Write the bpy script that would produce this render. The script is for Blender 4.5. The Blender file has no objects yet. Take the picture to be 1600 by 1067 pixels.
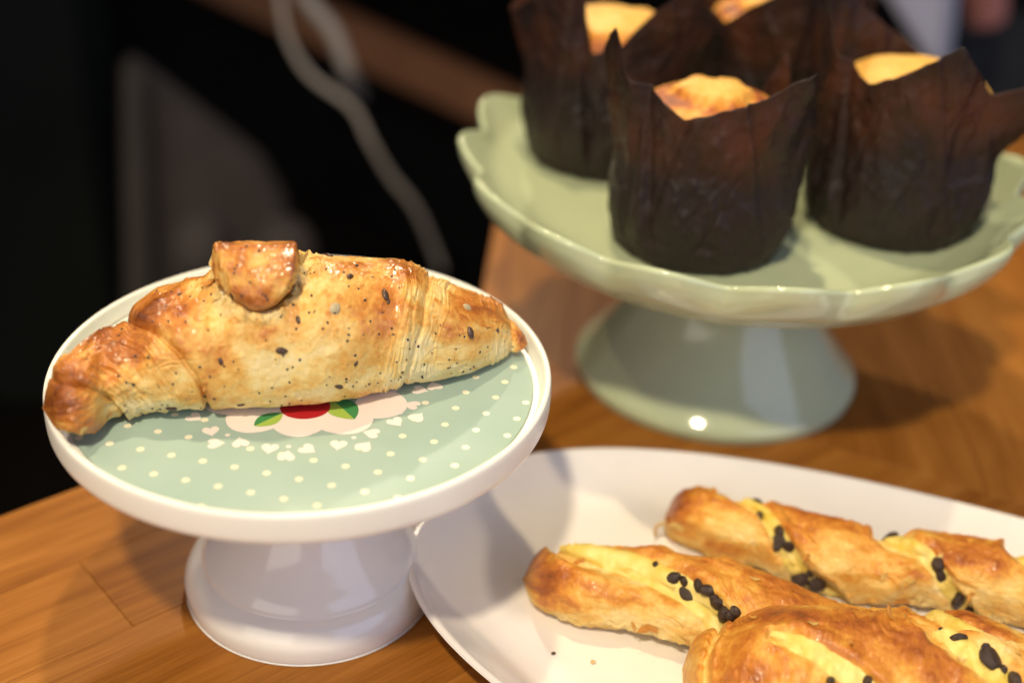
import bpy, bmesh, math, random
import numpy as np
from mathutils import Vector, Matrix
from mathutils.bvhtree import BVHTree

S = bpy.context.scene
COL = S.collection
rad = math.radians
random.seed(7)
RNG = np.random.default_rng(11)

# ------------------------------------------------------------------ camera
FPX, PITCH, ROLL, CAMH = 2054.2, .5181, .0526, .4283      # focal length in px of a 1600 px wide frame
FW = np.array([0, math.cos(PITCH), -math.sin(PITCH)])
_up = np.array([0, math.sin(PITCH), math.cos(PITCH)]); _rt = np.array([1., 0, 0])
RT = _rt*math.cos(ROLL) + _up*math.sin(ROLL)
UP = _up*math.cos(ROLL) - _rt*math.sin(ROLL)
EYE = np.array([0, 0, CAMH])
cd = bpy.data.cameras.new('camera')
cam = bpy.data.objects.new('camera', cd); COL.objects.link(cam)
cam.matrix_world = Matrix(((RT[0], UP[0], -FW[0], EYE[0]), (RT[1], UP[1], -FW[1], EYE[1]), (RT[2], UP[2], -FW[2], EYE[2]), (0, 0, 0, 1)))
cd.sensor_width = 36; cd.lens = FPX*36/1600
cd.clip_start = .02; cd.clip_end = 60
cd.dof.use_dof = True; cd.dof.focus_distance = .575; cd.dof.aperture_fstop = 2.7; cd.dof.aperture_blades = 9
S.camera = cam

# ------------------------------------------------------------------ light
w = bpy.data.worlds.new('World'); S.world = w; w.use_nodes = True
w.node_tree.nodes['Background'].inputs[0].default_value = (.74, .71, .76, 1)
w.node_tree.nodes['Background'].inputs[1].default_value = .25

def lamp(name, kind, loc, target, energy, color, size=.03, size_y=None, cone=None):
    d = bpy.data.lights.new(name, kind); o = bpy.data.objects.new(name, d); COL.objects.link(o)
    d.energy = energy; d.color = color
    if kind == 'AREA':
        d.size = size
        if size_y: d.shape = 'RECTANGLE'; d.size_y = size_y
    else:
        d.shadow_soft_size = size
    if kind == 'SPOT':
        d.spot_size = rad(cone or 60); d.spot_blend = .6
    o.location = loc
    o.rotation_euler = (Vector(target)-Vector(loc)).to_track_quat('-Z', 'Y').to_euler()
    return o
lamp('key_spot', 'SPOT', (-.20, -.33, 1.42), (.05, .55, .05), 88, (1, .84, .57), .045, cone=62)
lamp('ceiling_spot_back', 'SPOT', (-.12, .86, 1.65), (0, .55, .05), 50, (1, .79, .46), .035, cone=60)
lamp('ceiling_spot_left', 'SPOT', (-1.1, .75, 1.35), (0, .6, .05), 10, (1, .76, .46), .03, cone=60)
lamp('shop_window', 'AREA', (2.6, -1.6, 1.5), (.1, .55, .05), 36, (.58, .68, 1), 3.0, 2.4)
lamp('far_ceiling_spot', 'SPOT', (-.25, 2.6, 1.75), (-.05, .55, .05), 105, (1, .84, .62), .05, cone=40)

S.view_settings.view_transform = 'Standard'; S.view_settings.look = 'None'
S.view_settings.exposure = 0; S.view_settings.gamma = 1
S.render.engine = 'CYCLES'
try: S.cycles.use_denoising = True
except Exception: pass

lamp('front_fill', 'AREA', (-1.5, -2.2, 1.1), (0, .55, .05), 24, (1, .93, .82), 2.4, 1.8)  # added soft fill from behind the camera, brightens the white stand's front rim

# ------------------------------------------------------------------ pixel helpers
def ray(px, py):
    d = FW + RT*(px-800)/FPX - UP*(py-533.5)/FPX
    return d/np.linalg.norm(d)
def un(px, py, z):
    d = ray(px, py); return EYE + d*(z-CAMH)/d[2]
def aty(px, py, Y):
    d = ray(px, py); return EYE + d*Y/d[1]
def topx(P):
    d = P-EYE; z = d@FW
    return 800+FPX*(d@RT)/z, 533.5-FPX*(d@UP)/z
def cyl(c, px, py, r, side):
    """where the sight line through a pixel meets an upright cylinder: angle and height; side -1 near, +1 far"""
    d = ray(px, py); o = np.array([-c[0], -c[1]]); a = d[0]**2+d[1]**2; b = o[0]*d[0]+o[1]*d[1]; q = o@o-r*r
    D = b*b-a*q
    t = (-b+side*math.sqrt(D))/a if D > 0 else -b/a
    p = EYE+d*t
    return math.degrees(math.atan2(p[1]-c[1], p[0]-c[0])) % 360, p[2]
def polar_dir(c, px, py, r):
    return cyl(c, px, py, r, 0)
def polyd(X, Y, pts):
    """signed distance (px) to a traced line, half width there, position along it"""
    P = np.array(pts, float); best = 1e9+0*X; sg = 0*X; wd = 0*X; tt = 0*X; n = len(P)-1
    for i in range(n):
        a, b = P[i, :2], P[i+1, :2]; e = b-a; l2 = e@e; dx, dy = X-a[0], Y-a[1]
        t = (dx*e[0]+dy*e[1])/l2; tc = np.clip(t, 0 if i else -.0, 1)
        dd = np.hypot(dx-tc*e[0], dy-tc*e[1]); cr = dx*e[1]-dy*e[0]
        m = dd < best; best = np.where(m, dd, best); sg = np.where(m, np.sign(cr), sg)
        wd = np.where(m, P[i, 2]+(P[i+1, 2]-P[i, 2])*tc, wd); tt = np.where(m, (i+tc)/n, tt)
    return best*sg, wd, tt
def blobs(X, Y, L_):
    r = 0*X
    for x, y, rx, ry, a in L_: r = r+a*np.exp(-((X-x)/rx)**2-((Y-y)/ry)**2)
    return r
def polar_solve(c, ang, px, py):
    """radius and height of the point above direction ang from centre c that shows at px,py"""
    a = rad(ang); d = ray(px, py); e = np.array([math.cos(a), math.sin(a), 0]); z = np.array([0, 0, 1.])
    b = np.array([c[0], c[1], 0]) - EYE
    s = np.linalg.solve(np.stack([d, -e, -z], 1), b)
    return s[1], s[2]

# ------------------------------------------------------------------ noise
_perm = np.random.default_rng(3).permutation(256)
_perm = np.concatenate([_perm, _perm, _perm])
_grad = np.random.default_rng(4).normal(size=(256, 3)); _grad /= np.linalg.norm(_grad, axis=1)[:, None]
def noise(P):
    P = np.asarray(P, float); i = np.floor(P).astype(int); f = P-i; u = f*f*f*(f*(f*6-15)+10)
    i &= 255; out = 0
    for dx in (0, 1):
        for dy in (0, 1):
            for dz in (0, 1):
                h = _perm[_perm[_perm[(i[..., 0]+dx) & 255]+((i[..., 1]+dy) & 255)]+((i[..., 2]+dz) & 255)]
                g = _grad[h]
                d = (g*(f-np.array([dx, dy, dz]))).sum(-1)
                wgt = (u[..., 0] if dx else 1-u[..., 0])*(u[..., 1] if dy else 1-u[..., 1])*(u[..., 2] if dz else 1-u[..., 2])
                out = out + d*wgt
    return out*1.6
def fbm(P, o=4):
    r = 0; a = 1; t = 0
    for k in range(o):
        r = r + a*noise(P*2.03**k + 7.3*k); t += a; a *= .5
    return r/t*1.4
def sstep(a, b, x):
    t = np.clip((x-a)/(b-a), 0, 1); return t*t*(3-2*t)

# ------------------------------------------------------------------ objects
def link(name, me, mat=None, parent=None, loc=None, rot=None):
    o = bpy.data.objects.new(name, me); COL.objects.link(o)
    if mat is not None and me is not None and not me.materials: me.materials.append(mat)
    if parent: o.parent = parent
    if loc is not None: o.location = loc
    if rot is not None: o.rotation_euler = rot
    return o
def tag(o, label=None, cat=None, group=None, kind=None):
    if label: o['label'] = label
    if cat: o['category'] = cat
    if group: o['group'] = group
    if kind: o['kind'] = kind
    return o
def thing(name, label, cat, loc=(0, 0, 0), group=None):
    return tag(link(name, None, loc=loc), label, cat, group)
def mesh(name, V, F, smooth=True, attrs=None, origin=None):
    V = np.asarray(V, float)
    if origin is not None: V = V-np.asarray(origin)
    me = bpy.data.meshes.new(name)
    if isinstance(F, np.ndarray):
        n = F.shape[1]
        me.vertices.add(len(V)); me.vertices.foreach_set('co', V.astype(np.float32).ravel())
        me.loops.add(F.size); me.loops.foreach_set('vertex_index', F.astype(np.int32).ravel())
        me.polygons.add(len(F)); me.polygons.foreach_set('loop_start', np.arange(0, F.size, n, dtype=np.int32))
        me.update(calc_edges=True)
    else:
        me.from_pydata(V.tolist(), [], F)
    if smooth: me.polygons.foreach_set('use_smooth', np.ones(len(me.polygons), dtype=bool))
    for k, a in (attrs or {}).items():
        at = me.attributes.new(k, 'FLOAT', 'POINT'); at.data.foreach_set('value', np.asarray(a, np.float32).ravel())
    me.validate(); me.update()
    return me
def gridfaces(nu, nv, closed_v=True):
    i = np.arange(nu-1)[:, None]; j = np.arange(nv if closed_v else nv-1)[None, :]
    j2 = (j+1) % nv
    return np.stack([i*nv+j, i*nv+j2, (i+1)*nv+j2, (i+1)*nv+j], -1).reshape(-1, 4)
def box_mesh(name, sx, sy, sz, bev=.002, seg=2):
    bm = bmesh.new(); bmesh.ops.create_cube(bm, size=1)
    for v in bm.verts: v.co = Vector((v.co.x*sx, v.co.y*sy, v.co.z*sz))
    if bev: bmesh.ops.bevel(bm, geom=bm.edges[:], offset=bev, segments=seg, affect='EDGES')
    me = bpy.data.meshes.new(name); bm.to_mesh(me); bm.free()
    return me
def tube_mesh(name, pts, r, n=12, sub=8):
    P = np.array(pts, float); m = len(P); T = np.linspace(0, m-1, (m-1)*sub+1); out = []
    for t in T:
        i = min(int(t), m-2); f = t-i
        p0, p1, p2, p3 = P[max(i-1, 0)], P[i], P[i+1], P[min(i+2, m-1)]
        out.append(.5*((2*p1)+(p2-p0)*f+(2*p0-5*p1+4*p2-p3)*f*f+(3*p1-p0-3*p2+p3)*f**3))
    C = np.array(out); Tn = np.gradient(C, axis=0); Tn /= np.linalg.norm(Tn, axis=1)[:, None]
    a = np.cross(Tn, [0, 0.3, 1.]); a /= np.linalg.norm(a, axis=1)[:, None]; b = np.cross(Tn, a)
    th = np.linspace(0, 2*np.pi, n, endpoint=False)
    V = C[:, None]+r*(a[:, None]*np.cos(th)[None, :, None]+b[:, None]*np.sin(th)[None, :, None])
    return mesh(name, V.reshape(-1, 3), gridfaces(len(C), n))
def lathe_mesh(name, prof, n=160, mod=None, cap0=False):
    """prof rows: r, z, weight ; mod(phi) -> dr, dz"""
    prof = np.array([(p+(0,))[:3] if len(p) == 2 else p for p in prof], float)
    # resample by Catmull-Rom for a smooth glaze-like profile
    ph = np.linspace(0, 2*np.pi, n, endpoint=False)
    dr, dz = mod(ph) if mod else (0*ph, 0*ph)
    R = prof[:, 0][:, None]+prof[:, 2][:, None]*dr[None]; Z = prof[:, 1][:, None]+prof[:, 2][:, None]*dz[None]
    V = np.stack([R*np.cos(ph), R*np.sin(ph), Z], -1).reshape(-1, 3)
    return mesh(name, V, gridfaces(len(prof), n))
def smooth_prof(P, k=6):
    P = np.array([(p+(0,))[:3] if len(p) == 2 else p for p in P], float); m = len(P); out = []
    for i in range(m-1):
        p0, p1, p2, p3 = P[max(i-1, 0)], P[i], P[i+1], P[min(i+2, m-1)]
        for f in np.arange(k)/k:
            out.append(.5*((2*p1)+(p2-p0)*f+(2*p0-5*p1+4*p2-p3)*f*f+(3*p1-p0-3*p2+p3)*f**3))
    out.append(P[-1]); A = np.array(out); A[:, 0] = np.maximum(A[:, 0], 1e-4)
    return [tuple(r) for r in A]

# ------------------------------------------------------------------ materials
def mat(name, color=(.5, .5, .5), rough=.5, **kw):
    m = bpy.data.materials.new(name); m.use_nodes = True; b = m.node_tree.nodes['Principled BSDF']
    b.inputs['Base Color'].default_value = (*color, 1); b.inputs['Roughness'].default_value = rough
    for k, v in kw.items(): b.inputs[k.replace('_', ' ')].default_value = v
    return m
class N:
    def __init__(s, m): s.t = m.node_tree; s.b = s.t.nodes['Principled BSDF']
    def n(s, typ, **kw):
        x = s.t.nodes.new(typ)
        for k, v in kw.items():
            if k.startswith('i_'):
                k = k[2:]; k = int(k) if k.isdigit() else k.replace('_', ' ')
                x.inputs[k].default_value = v
            else: setattr(x, k, v)
        return x
    def l(s, a, b): s.t.links.new(a, b)
    def ramp(s, fac, stops):
        r = s.n('ShaderNodeValToRGB'); e = r.color_ramp.elements
        while len(e) < len(stops): e.new(.5)
        for q, (p, c) in zip(e, stops): q.position = p; q.color = (*c, 1)
        s.l(fac, r.inputs[0]); return r.outputs[0]
    def noise(s, vec, scale, detail=4, rough=.55):
        x = s.n('ShaderNodeTexNoise'); x.inputs['Scale'].default_value = scale; x.inputs['Detail'].default_value = detail
        x.inputs['Roughness'].default_value = rough
        if vec is not None: s.l(vec, x.inputs['Vector'])
        return x.outputs[0]
    def math(s, op, a, b=None, c=None):
        x = s.n('ShaderNodeMath', operation=op)
        for i, v in enumerate((a, b, c)):
            if v is None: continue
            if isinstance(v, (int, float)): x.inputs[i].default_value = v
            else: s.l(v, x.inputs[i])
        return x.outputs[0]
    def mix(s, f, a, b, mode='MIX'):
        x = s.n('ShaderNodeMix', data_type='RGBA', blend_type=mode)
        for i, v in ((0, f), (6, a), (7, b)):
            if isinstance(v, (int, float)): x.inputs[i].default_value = v
            elif isinstance(v, tuple): x.inputs[i].default_value = (*v, 1)
            else: s.l(v, x.inputs[i])
        return x.outputs[2]
    def bump(s, h, strength, dist):
        x = s.n('ShaderNodeBump'); x.inputs['Strength'].default_value = strength; x.inputs['Distance'].default_value = dist
        s.l(h, x.inputs['Height']); s.l(x.outputs[0], s.b.inputs['Normal']); return x

def pastry_mat(name, stops, seedtint=True, gloss=(.30, .62), coat=.55):
    m = mat(name); k = N(m)
    tc = k.n('ShaderNodeTexCoord').outputs['Object']
    at = k.n('ShaderNodeAttribute', attribute_name='brown').outputs['Fac']
    n1 = k.noise(tc, 95, 5, .62); n2 = k.noise(tc, 420, 4, .6); n3 = k.noise(tc, 38, 3)
    a = k.math('MULTIPLY_ADD', k.math('SUBTRACT', n1, .5), .62, at)
    a = k.math('MULTIPLY_ADD', k.math('SUBTRACT', n2, .5), .34, a)
    a = k.math('MULTIPLY_ADD', k.math('SUBTRACT', n3, .5), .42, a)
    c = k.ramp(a, stops); k.l(c, k.b.inputs['Base Color'])
    mr = k.n('ShaderNodeMapRange'); mr.inputs[1].default_value = .15; mr.inputs[2].default_value = .75
    mr.inputs[3].default_value = gloss[1]; mr.inputs[4].default_value = gloss[0]
    k.l(a, mr.inputs[0]); k.l(mr.outputs[0], k.b.inputs['Roughness'])
    st = k.n('ShaderNodeAttribute', attribute_name='flake').outputs['Fac']
    h = k.math('MULTIPLY_ADD', n2, .5, k.math('MULTIPLY_ADD', n1, 1.1, k.math('MULTIPLY', st, 1.0)))
    k.bump(h, .42, .0014)
    k.b.inputs['Subsurface Weight'].default_value = .12
    mc = k.n('ShaderNodeMapRange'); mc.inputs[1].default_value = .35; mc.inputs[2].default_value = .65; mc.inputs[4].default_value = coat; k.l(a, mc.inputs[0]); k.l(mc.outputs[0], k.b.inputs['Coat Weight']); k.b.inputs['Coat Roughness'].default_value = .16
    k.b.inputs['Subsurface Radius'].default_value = (.004, .002, .001)
    k.b.inputs['Subsurface Scale'].default_value = 1
    return m
M = {}
M['croissant'] = pastry_mat('croissant_crust', [(0, (.78, .64, .36)), (.20, (.75, .54, .21)), (.38, (.68, .37, .085)), (.56, (.54, .20, .030)), (.76, (.38, .115, .020)), (1, (.16, .045, .012))])
M['twist'] = pastry_mat('twist_crust', [(0, (.78, .60, .26)), (.20, (.75, .49, .14)), (.38, (.68, .33, .05)), (.56, (.54, .19, .024)), (.76, (.36, .10, .016)), (1, (.14, .04, .01))], gloss=(.38, .62), coat=.22)

def simple_noisy(name, c1, c2, scale, rough, bump=0, bd=.001, **kw):
    m = mat(name, c1, rough, **kw); k = N(m); tc = k.n('ShaderNodeTexCoord').outputs['Object']
    n = k.noise(tc, scale, 4); c = k.ramp(n, [(.35, c1), (.65, c2)]); k.l(c, k.b.inputs['Base Color'])
    if bump: k.bump(n, bump, bd)
    return m
M['custard'] = simple_noisy('custard', (.68, .49, .07), (.78, .64, .22), 70, .45, .2, .001, Subsurface_Weight=.15, Subsurface_Radius=(.004, .003, .001), Subsurface_Scale=1.)
M['chocolate'] = simple_noisy('dark_chocolate', (.020, .010, .008), (.045, .022, .016), 300, .30, .4, .0006)
M['crumb'] = simple_noisy('crumb', (.55, .36, .14), (.75, .55, .30), 900, .8)
M['poppy'] = simple_noisy('poppy_seed', (.016, .016, .026), (.05, .045, .06), 2500, .55)
M['flax'] = simple_noisy('brown_seed', (.045, .022, .016), (.10, .055, .035), 900, .38)
M['sunflower'] = simple_noisy('pale_seed', (.36, .29, .17), (.50, .42, .27), 700, .6)
def porcelain(name, c1, c2, rough=.12, scale=30, coat=.35):
    m = mat(name, c1, rough, Coat_Weight=coat, Coat_Roughness=.04); k = N(m)
    tc = k.n('ShaderNodeTexCoord').outputs['Object']
    n = k.noise(tc, scale, 3); k.l(k.ramp(n, [(.3, c1), (.7, c2)]), k.b.inputs['Base Color'])
    k.bump(k.noise(tc, 60, 2), .08, .0006)
    return m
M['white'] = porcelain('white_glazed_china', (.80, .78, .76), (.84, .82, .80))
M['rimwhite'] = porcelain('cream_melamine', (.84, .84, .79), (.86, .86, .81), .28, coat=.1)
M['platter'] = porcelain('white_porcelain', (.82, .79, .78), (.85, .82, .81), .14)
M['celadon'] = porcelain('pale_green_glaze', (.46, .53, .355), (.50, .565, .38), .10)
M['sticker'] = simple_noisy('mint_print', (.33, .46, .42), (.36, .485, .445), 25, .42)
for nm, c in dict(dot=(.84, .79, .62), petal=(.84, .76, .74), cherry=(.42, .012, .02), leaf=(.36, .52, .09), leafdark=(.05, .26, .09), shine=(.85, .5, .55)).items():
    M[nm] = mat('print_'+nm, c, .42)

def paper_mat():
    m = mat('brown_baking_paper', (.05, .02, .014), .5); k = N(m)
    tc = k.n('ShaderNodeTexCoord').outputs['Object']
    n = k.noise(tc, 22, 5); n2 = k.noise(tc, 220, 4)
    gr = k.n('ShaderNodeAttribute', attribute_name='grease').outputs['Fac']
    c = k.ramp(n, [(.3, (.012, .0072, .0066)), (.7, (.028, .0135, .011))])
    c2 = k.mix(gr, c, (.085, .026, .010)); k.l(c2, k.b.inputs['Base Color'])
    k.b.inputs['Specular IOR Level'].default_value = .45
    h = k.math('MULTIPLY_ADD', n2, .25, k.noise(tc, 60, 4)); k.bump(h, .5, .0015)
    tr = k.n('ShaderNodeBsdfTranslucent'); k.l(k.mix(gr, (.20, .06, .02), (.42, .13, .03)), tr.inputs[0])
    mx = k.n('ShaderNodeMixShader'); mx.inputs[0].default_value = .20
    out = k.t.nodes['Material Output']; k.l(k.b.outputs[0], mx.inputs[1]); k.l(tr.outputs[0], mx.inputs[2]); k.l(mx.outputs[0], out.inputs[0])
    return m
M['paper'] = paper_mat()

def wood_mat():
    m = mat('oiled_oak', (.4, .2, .07), .42); k = N(m)
    tc = k.n('ShaderNodeTexCoord').outputs['Object']; oi = k.n('ShaderNodeObjectInfo').outputs['Random']
    off = k.n('ShaderNodeCombineXYZ'); k.l(k.math('MULTIPLY', oi, 37.), off.inputs[0]); k.l(k.math('MULTIPLY', oi, 91.), off.inputs[1])
    ad = k.n('ShaderNodeVectorMath', operation='ADD'); k.l(tc, ad.inputs[0]); k.l(off.outputs[0], ad.inputs[1])
    mp = k.n('ShaderNodeMapping'); mp.inputs['Scale'].default_value = (5, 62, 62); k.l(ad.outputs[0], mp.inputs[0])
    mp2 = k.n('ShaderNodeMapping'); mp2.inputs['Scale'].default_value = (18, 700, 700); k.l(ad.outputs[0], mp2.inputs[0])
    big = k.noise(ad.outputs[0], 7, 3); 
    g = k.n('ShaderNodeTexNoise'); g.inputs['Scale'].default_value = 1; g.inputs['Detail'].default_value = 5; g.inputs['Distortion'].default_value = 1.3
    k.l(mp.outputs[0], g.inputs['Vector'])
    f = k.noise(mp2.outputs[0], 1, 3)
    a = k.math('MULTIPLY_ADD', f, .42, k.math('MULTIPLY_ADD', g.outputs[0], .75, k.math('MULTIPLY', big, .25)))
    a = k.math('ADD', a, k.math('MULTIPLY', k.math('SUBTRACT', oi, .5), .13))
    c = k.ramp(a, [(.34, (.13, .038, .005)), (.52, (.215, .072, .009)), (.68, (.285, .106, .015)), (.92, (.375, .155, .030))])
    k.l(c, k.b.inputs['Base Color']); k.bump(f, .18, .0006); k.b.inputs['Specular IOR Level'].default_value = .22
    return m
M['oak'] = wood_mat()
M['under'] = simple_noisy('dark_frame', (.02, .012, .008), (.035, .02, .012), 20, .6)

# ------------------------------------------------------------------ the table: mitred butcher-block top
CORNER = np.array([-.0258, .749]); A_ANG = math.atan2(.664, .748); B_ANG = rad(87.6); HALF = rad(113)
table = thing('table', 'oiled oak table with a mitred stave top, under both cake stands and the platter', 'table', (CORNER[0], CORNER[1], 0))
TH = .036
def stave(ang, sign, s0, s1, t0, t1, mit):
    """local x runs away from the corner along the outer edge, local y (times sign) inwards"""
    g = .00022; g = .00009; t0 += g; t1 -= g; s1 -= g
    tn = math.tan(HALF)
    a0 = (t0/tn+g) if mit else s0+g; a1 = (t1/tn+g) if mit else s0+g
    b = .0003
    def ring(z, q):
        return [(a0+q, sign*(t0+q), z), (s1-q, sign*(t0+q), z), (s1-q, sign*(t1-q), z), (a1+q, sign*(t1-q), z)]
    V = ring(-TH, 0)+ring(-b, 0)+ring(0, b)
    F = [(0, 3, 2, 1), (8, 9, 10, 11)]
    for k in (0, 4):
        for i in range(4): j = (i+1) % 4; F.append((k+i, k+j, k+4+j, k+4+i))
    if sign < 0: F = [f[::-1] for f in F]
    me = mesh('stave', V, F, smooth=False)
    o = link('stave', me, M['oak'], table, (0, 0, 0), (0, 0, ang))
    return o
rs = random.Random(5)
def zone(ang, sign, wd, n, fixed, smax):
    for k in range(n):
        cuts = [None]; t0, t1 = wd*k, wd*(k+1)
        if k in fixed: cs = list(fixed[k])
        else: cs = [rs.uniform(.5, .9)]
        cs = [c for c in cs if c < smax-.05] or [smax*.5]
        while cs[-1] < smax-.55: cs.append(cs[-1]+rs.uniform(.4, .6))
        cs.append(smax)
        s = None
        for c in cs:
            stave(ang, sign, s or 0, c, t0, t1, s is None); s = c
# left arm: from the corner back towards lower left; inwards is to the right of that (towards the camera)
zone(A_ANG+math.pi, +1, .0586, 9, {0: [.62], 1: [.297, .93], 2: [.78], 3: [.66], 4: [.5]}, 1.25)
zone(B_ANG, -1, .0610, 9, {0: [.36], 1: [.52], 2: [.3], 3: [.44], 4: [.27], 5: [.4]}, .48)
for ang, sg in ((A_ANG+math.pi, 1), (B_ANG, -1)):
    L = 1.0 if sg > 0 else .34; me = box_mesh('apron', L, .022, .09, .002)
    o = link('apron', me, M['under'], table)
    u = np.array([math.cos(ang), math.sin(ang)]); nn = np.array([-u[1], u[0]])*sg
    p = u*(L/2+.06)+nn*.05
    o.location = (p[0], p[1], -TH-.0455); o.rotation_euler = (0, 0, ang)
lp = box_mesh('leg', .06, .06, .86, .004)
for (sx, ty, ang, sg) in ((.10, .09, A_ANG+math.pi, 1), (1.1, .09, A_ANG+math.pi, 1), (.40, .09, B_ANG, -1), (.36, .46, B_ANG, -1)):
    u = np.array([math.cos(ang), math.sin(ang)]); nn = np.array([-u[1], u[0]])*sg; p = u*sx+nn*ty
    link('leg', lp, M['under'], table, (p[0], p[1], -TH-.4305), (0, 0, ang))

# ------------------------------------------------------------------ white cake stand
WX, WY = -.0925, .5035
ws = thing('cake_stand', 'small white cake stand with mint polka-dot top, under the croissant', 'cake stand', (WX, WY, 0))
ZT = .1238; ZS = .1168     # rim top, printed surface
prof = smooth_prof([(.0, ZS-.0012), (.06, ZS-.0012), (.1035, ZS-.0012), (.1058, ZS-.0004), (.1072, ZS+.003), (.1079, ZT-.0012), (.1086, ZT-.0001), (.1098, ZT), (.1108, ZT-.0008), (.1112, ZT-.0035), (.1112, ZT-.0100), (.1107, ZT-.0128), (.1090, ZT-.0140), (.098, ZT-.0142), (.06, ZT-.0150), (.0, ZT-.0150)], 4)
link('plate', lathe_mesh('plate', prof, 240), M['rimwhite'], ws)
prof = smooth_prof([(.0, ZT-.0152), (.040, ZT-.0152), (.0400, ZT-.018), (.0320, ZT-.022), (.0240, .093), (.0222, .080), (.0238, .066), (.0282, .053), (.0358, .0410), (.0438, .0315), (.0490, .0258), (.0512, .0226), (.0520, .0205), (.0538, .0194), (.0568, .0170), (.0594, .0128), (.0607, .0085), (.0603, .0022), (.0590, .0006), (.055, .0004), (.0, .0006)], 5)
link('pedestal', lathe_mesh('pedestal', prof, 200), M['white'], ws)
# printed disc
nr = 96; ph = np.linspace(0, 2*np.pi, 240, endpoint=False); rr = [0.0001, .05, .1026, .1032, .1032]; zz = [ZS, ZS, ZS, ZS-.0003, ZS-.0009]
disc = link('printed_disc', mesh('printed_disc', np.array([[r*np.cos(p), r*np.sin(p), z] for r, z in zip(rr, zz) for p in ph]), gridfaces(5, 240)[:, ::-1]), M['sticker'], ws)
PV, PF, PM = [], [], []
pmats = ['dot', 'petal', 'cherry', 'leaf', 'leafdark', 'shine']
def poly(pts, m, lay):
    pts = [p for p in pts]
    c = len(PV); z = ZS+.00004+.00005*lay
    P = [(p[0]-WX, p[1]-WY) for p in pts]
    for p in P: PV.append((p[0], p[1], z))
    n = len(P); ar = sum(P[i][0]*P[(i+1) % n][1]-P[(i+1) % n][0]*P[i][1] for i in range(n))
    f = list(range(c, c+n)); PF.append(f if ar > 0 else f[::-1]); PM.append(pmats.index(m))
def blob(cx, cy, rx, ry, a=0, n=22, m='dot', lay=0, f=None):
    t = np.linspace(0, 2*np.pi, n, endpoint=False); r = f(t) if f else 1
    x = rx*r*np.cos(t); y = ry*r*np.sin(t); ca, sa = math.cos(a), math.sin(a)
    poly(np.stack([cx+x*ca-y*sa, cy+x*sa+y*ca], 1), m, lay)
U = lambda q: un(60+q[0]*.5125, 560+q[1]*.5125, ZS)[:2]
o_ = U((1171, 308))
e1 = (U((1266, 324))-U((1070, 288)))/2*.5+(U((1302, 271))-U((1110, 237)))/2*.5
e2 = (U((1303, 103))-U((1171, 308)))/4
CTR = np.array([WX, WY]); FL = np.array([-.0915, .4956])
used = []
for i in range(-22, 23):
    for j in range(-12, 22):
        p = o_+e1*i+e2*j
        if np.hypot(*(p-CTR)) > .1012: continue
        d = np.hypot(*(p-FL))
        if d < .047: continue
        blob(p[0], p[1], .00165, .00165, m='dot', n=14)
# flower: five petals, cherry, leaves, ring of little hearts
for k in range(6):
    a = rad(-90+20+60*k)
    if k == 0: pass
P4 = [(-.0700, .4722, .0128), (-.0560, .4850, .0120), (-.0888, .4685, .0125), (-.1085, .4690, .0122), (-.1215, .482, .0122), (-.0600, .5030, .0125), (-.0760, .5170, .013), (-.100, .520, .0130), (-.1190, .505, .013), (-.0905, .4935, .023)]
for q, (x, y, r) in enumerate(P4):
    a = math.atan2(y-FL[1], x-FL[0])
    blob(x, y, r*.95, r*1.02, a, 40, 'petal', 2+q*.12, lambda t: 1+.04*np.cos(3*t))
blob(-.0880, .4790, .0108, .0092, .2, 36, 'cherry', 5, lambda t: 1-.10*np.exp(-((t-math.pi/2)/.5)**2))
blob(-.0795, .4865, .0012, .0042, -.5, 16, 'shine', 6)
def leaf(x, y, L, wd, a, flip=1):
    t = np.linspace(0, 1, 16); up = wd*np.sin(np.pi*t)**.8
    ca, sa = math.cos(a), math.sin(a)
    def T(xx, yy): return np.stack([x+xx*ca-yy*sa, y+xx*sa+yy*ca], 1)
    X = (t-.5)*L
    poly(np.concatenate([T(X, up*0), T(X[::-1], up[::-1])[1:-1]]), 'leafdark' if flip > 0 else 'leaf', 4.6)
    poly(np.concatenate([T(X, -up), T(X[::-1], up[::-1]*0)[1:-1]]), 'leaf' if flip > 0 else 'leafdark', 4.6)
leaf(-.0722, .4800, .021, .0068, rad(-52)); leaf(-.1020, .4680, .0150, .0046, rad(48), 1)
def heart(x, y, s, a):
    t = np.linspace(0, 2*np.pi, 26, endpoint=False)
    hx = .82*np.sin(t)**3; hy = (13*np.cos(t)-5*np.cos(2*t)-2*np.cos(3*t)-np.cos(4*t))/17
    ca, sa = math.cos(a), math.sin(a)
    poly(np.stack([x+s*(hx*ca-hy*sa), y+s*(hx*sa+hy*ca)], 1), 'petal', 1.2)
F9 = lambda x, y: un(280+x*.275, 560+y*.275, ZS)[:2]
for (x, y, ang_) in [(180, 412, 20), (205, 483, 100), (348, 478, 200), (515, 510, 0), (610, 555, 180), (728, 515, 60), (905, 490, 0), (1050, 500, 150), (1095, 425, 260), (1228, 360, 40), (1350, 335, 150), (1325, 265, 250), (1365, 180, 80), (1450, 158, 200), (85, 335, 60)]:
    p = F9(x, y); heart(p[0], p[1], .0044, rad(ang_))
for (x, y) in [(275, 435), (622, 500), (993, 450), (1257, 310)]:
    p = F9(x, y); blob(p[0], p[1], .0011, .0011, m='petal', n=12, lay=1)
for q in range(5):             # the far half of the ring, behind the croissant
    a = rad(20+35*q); c = FL+np.array([math.cos(a), math.sin(a)])*.050
    blob(c[0], c[1], .0011, .0011, m='petal', n=12, lay=1)
    for b in (-125, 0, 125):
        aa = a+rad(b); p = c+np.array([math.cos(aa), math.sin(aa)])*.0066
        heart(p[0], p[1], .0042, aa+math.pi/2)
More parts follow.
